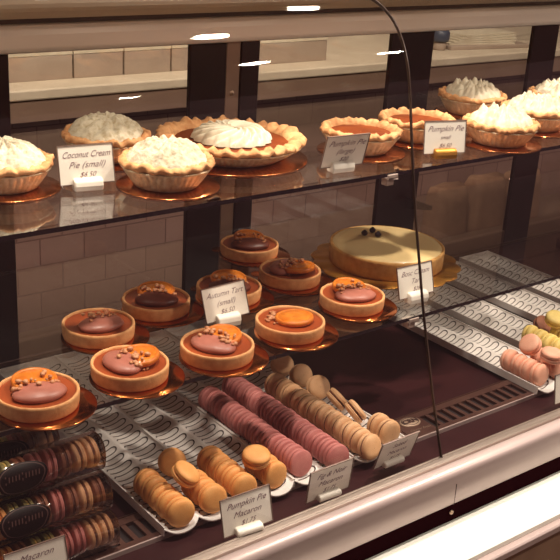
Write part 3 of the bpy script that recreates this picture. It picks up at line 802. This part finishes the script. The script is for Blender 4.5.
# ------------------------------------------------------------------ the kitchen behind the sliding doors
t = thing('kitchen_counter', 'pale kitchen counter seen through the sliding doors', 'counter', (2.1, 2.5, -OZ))
MB().box(-2.2, 2.6, -.30, .50, 1.036, 1.061).build('worktop', M['counter'], t, bevel=.004)
MB().box(-2.2, 2.6, -.295, -.27, .985, 1.036).build('worktop_front', M['cabinet'], t)
MB().box(-2.2, 2.6, -.20, .50, 0, 1.036).build('tiled_front', M['tile'], t)
for (x0, x1, lab) in ((.985, 1.163, 'white bakery box, leftmost on the kitchen counter'), (1.168, 1.303, 'white bakery box, second from the left on the kitchen counter'),
                      (1.308, 1.443, 'white bakery box, third from the left on the kitchen counter'), (1.448, 1.585, 'white bakery box, directly left of the beige mullion'),
                      (1.700, 1.975, 'wide white bakery box on the counter seen behind the middle door')):
    b = MB(); h = .070; w = (x1-x0)/2
    t = thing('bakery_box', lab, 'box', ((x0+x1)/2, 2.37, -.489), group='white boxes on the kitchen counter')
    MB().box(-w, w, -.08, .08, 0, h-.012).build('box_body', M['boxw'], t, bevel=.001)
    MB().box(-w-.001, w+.001, -.081, .081, h-.011, h).build('lid', M['sheet'], t, bevel=.001)
# paper and odds and ends behind the right door
t = thing('document_tray', 'pale tray of papers on the kitchen counter behind the right door', 'tray', (2.70, 2.40, -.489), (0, 0, radians(-8)))
MB().box(-.17, .17, -.12, .12, 0, .012).build('tray_base', M['boxw'], t, bevel=.002)
b = MB()
for k in range(5): b.box(-.14+.01*k, .12+.008*k, -.10+.006*k, .09-.004*k, .012+k*.006, .017+k*.006, tf=Matrix.Rotation(radians(-6+4*k), 4, 'Z'))
b.build('paper_sheets', M['sheet'], t)
o = MB().box(-.13, .13, -.01, .01, 0, .10).build('menu_board', M['sheet'], None, (2.76, 2.60, -.489), bevel=.002); tag(o, 'pale upright board standing behind the papers on the kitchen counter', 'board')
t = thing('cap_jar', 'small pale jar with a round dark blue cap at the left of the right door', 'jar', (2.485, 2.33, -.489))
MB().lathe([(.001, 0), (.02, 0), (.022, .004), (.022, .022), (.018, .028)], 28).build('jar_body', M['boxw'], t)
MB().lathe([(.018, .026), (.028, .028), (.031, .036), (.031, .056), (.025, .064), (.001, .066)], 28).build('blue_cap', M['blue'], t)
# low shelf with paper bags
t = thing('storage_shelf', 'low kitchen shelf seen under the pies behind the right door', 'shelf', (2.65, 2.14, -OZ))
MB().box(-.42, .55, -.11, .14, .475, .50).build('shelf_board', M['cabinet'], t, bevel=.003)
MB().box(-.42, .55, -.11, -.09, .0, .475).build('shelf_front', M['cabinet'], t)
for k, (x, w, h, lab) in enumerate(((2.40, .075, .165, 'brown paper bag, leftmost on the low kitchen shelf'), (2.575, .08, .175, 'brown paper bag, middle of three on the low kitchen shelf'), (2.76, .08, .17, 'brown paper bag, rightmost on the low kitchen shelf'))):
    b = MB(); n = 20; vs = []; fs = []
    for j in range(8):
        tz = j/7
        for q in range(n):
            a = 2*pi*q/n; e = .5
            cx_ = math.copysign(abs(cos(a))**e, cos(a)); sy = math.copysign(abs(sin(a))**e, sin(a))
            f = 1-.12*tz+.06*noise.noise(Vector((q*.9, j*.8, k*3)))
            vs.append((cx_*w*f, sy*.05*(f-(.35 if j == 7 else 0)), h*tz*(1+(.08*noise.noise(Vector((q*.7, k*5, 0))) if j > 5 else 0))))
    for j in range(7):
        for q in range(n): fs.append((j*n+q, j*n+(q+1) % n, (j+1)*n+(q+1) % n, (j+1)*n+q))
    fs.append(tuple(range(n-1, -1, -1))); fs.append(tuple(7*n+q for q in range(n)))
    b.add(vs, fs, 0, True)
    o = b.build('paper_bag', M['paper'], None, (x, 2.14, -1.05)); tag(o, lab, 'bag', 'paper bags on the low shelf')
# dark chrome mixer at the far right
t = thing('kitchen_faucet', 'dark chrome faucet on the counter at the right edge', 'faucet', (3.02, 2.32, -.489))
MB().lathe([(.001, 0), (.03, 0), (.03, .01), (.016, .02), (.014, .07), (.001, .075)], 24).build('base', M['steel'], t)
b = MB(); vs = []; fs = []; n = 10
path = [(-.12*sin(a)*1.0, 0, .07+.05*(1-cos(a))) for a in [pi*k/12 for k in range(13)]]
for p in path:
    for q in range(n):
        a = 2*pi*q/n; vs.append((p[0]+.009*cos(a)*.6, p[1]+.009*sin(a), p[2]+.009*cos(a)*.8))
for j in range(len(path)-1):
    for q in range(n): fs.append((j*n+q, j*n+(q+1) % n, (j+1)*n+(q+1) % n, (j+1)*n+q))
b.add(vs, fs, 0, True); b.build('spout', M['steel'], t)

# ------------------------------------------------------------------ light
def area(name, loc, target, sx, sy, e, col=(1, .85, .66)):
    l = bpy.data.lights.new(name, 'AREA'); l.shape = 'RECTANGLE'; l.size = sx; l.size_y = sy; l.energy = e; l.color = col
    o = bpy.data.objects.new(name, l); COL.objects.link(o); o.location = (loc[0], loc[1], loc[2]+OZ)
    d = Vector(target)-Vector(loc); o.rotation_euler = d.to_track_quat('-Z', 'Y').to_euler()
    return o
downlight(1.15, 2.15, 'added round ceiling downlight lighting the left of the kitchen counter', 3.4)  # both kitchen lamps are added to brighten the view through the doors
downlight(2.35, 2.15, 'added round ceiling downlight lighting the right of the kitchen counter', 4.2)

w = bpy.data.worlds.new('world'); S.world = w; w.use_nodes = True
bg = w.node_tree.nodes['Background']; bg.inputs[0].default_value = (.62, .34, .33, 1); bg.inputs[1].default_value = .26

# ------------------------------------------------------------------ camera
yaw, pitch, roll = .6809, .3730, .0631; F = 1028.7
f = Vector((sin(yaw)*cos(pitch), cos(yaw)*cos(pitch), -sin(pitch)))
r = f.cross(Vector((0, 0, 1))).normalized(); u = r.cross(f)
r, u = cos(roll)*r+sin(roll)*u, -sin(roll)*r+cos(roll)*u
cam = bpy.data.cameras.new('camera'); co = bpy.data.objects.new('camera', cam); COL.objects.link(co)
co.matrix_world = Matrix(((r.x, u.x, -f.x, 0), (r.y, u.y, -f.y, 0), (r.z, u.z, -f.z, OZ), (0, 0, 0, 1)))
cam.sensor_width = 36; cam.lens = F/560*36; cam.clip_start = .01
S.camera = co
S.view_settings.view_transform = 'Standard'; S.view_settings.look = 'None'; S.view_settings.gamma = 1
S.view_settings.exposure = .28; S.view_settings.use_curve_mapping = False
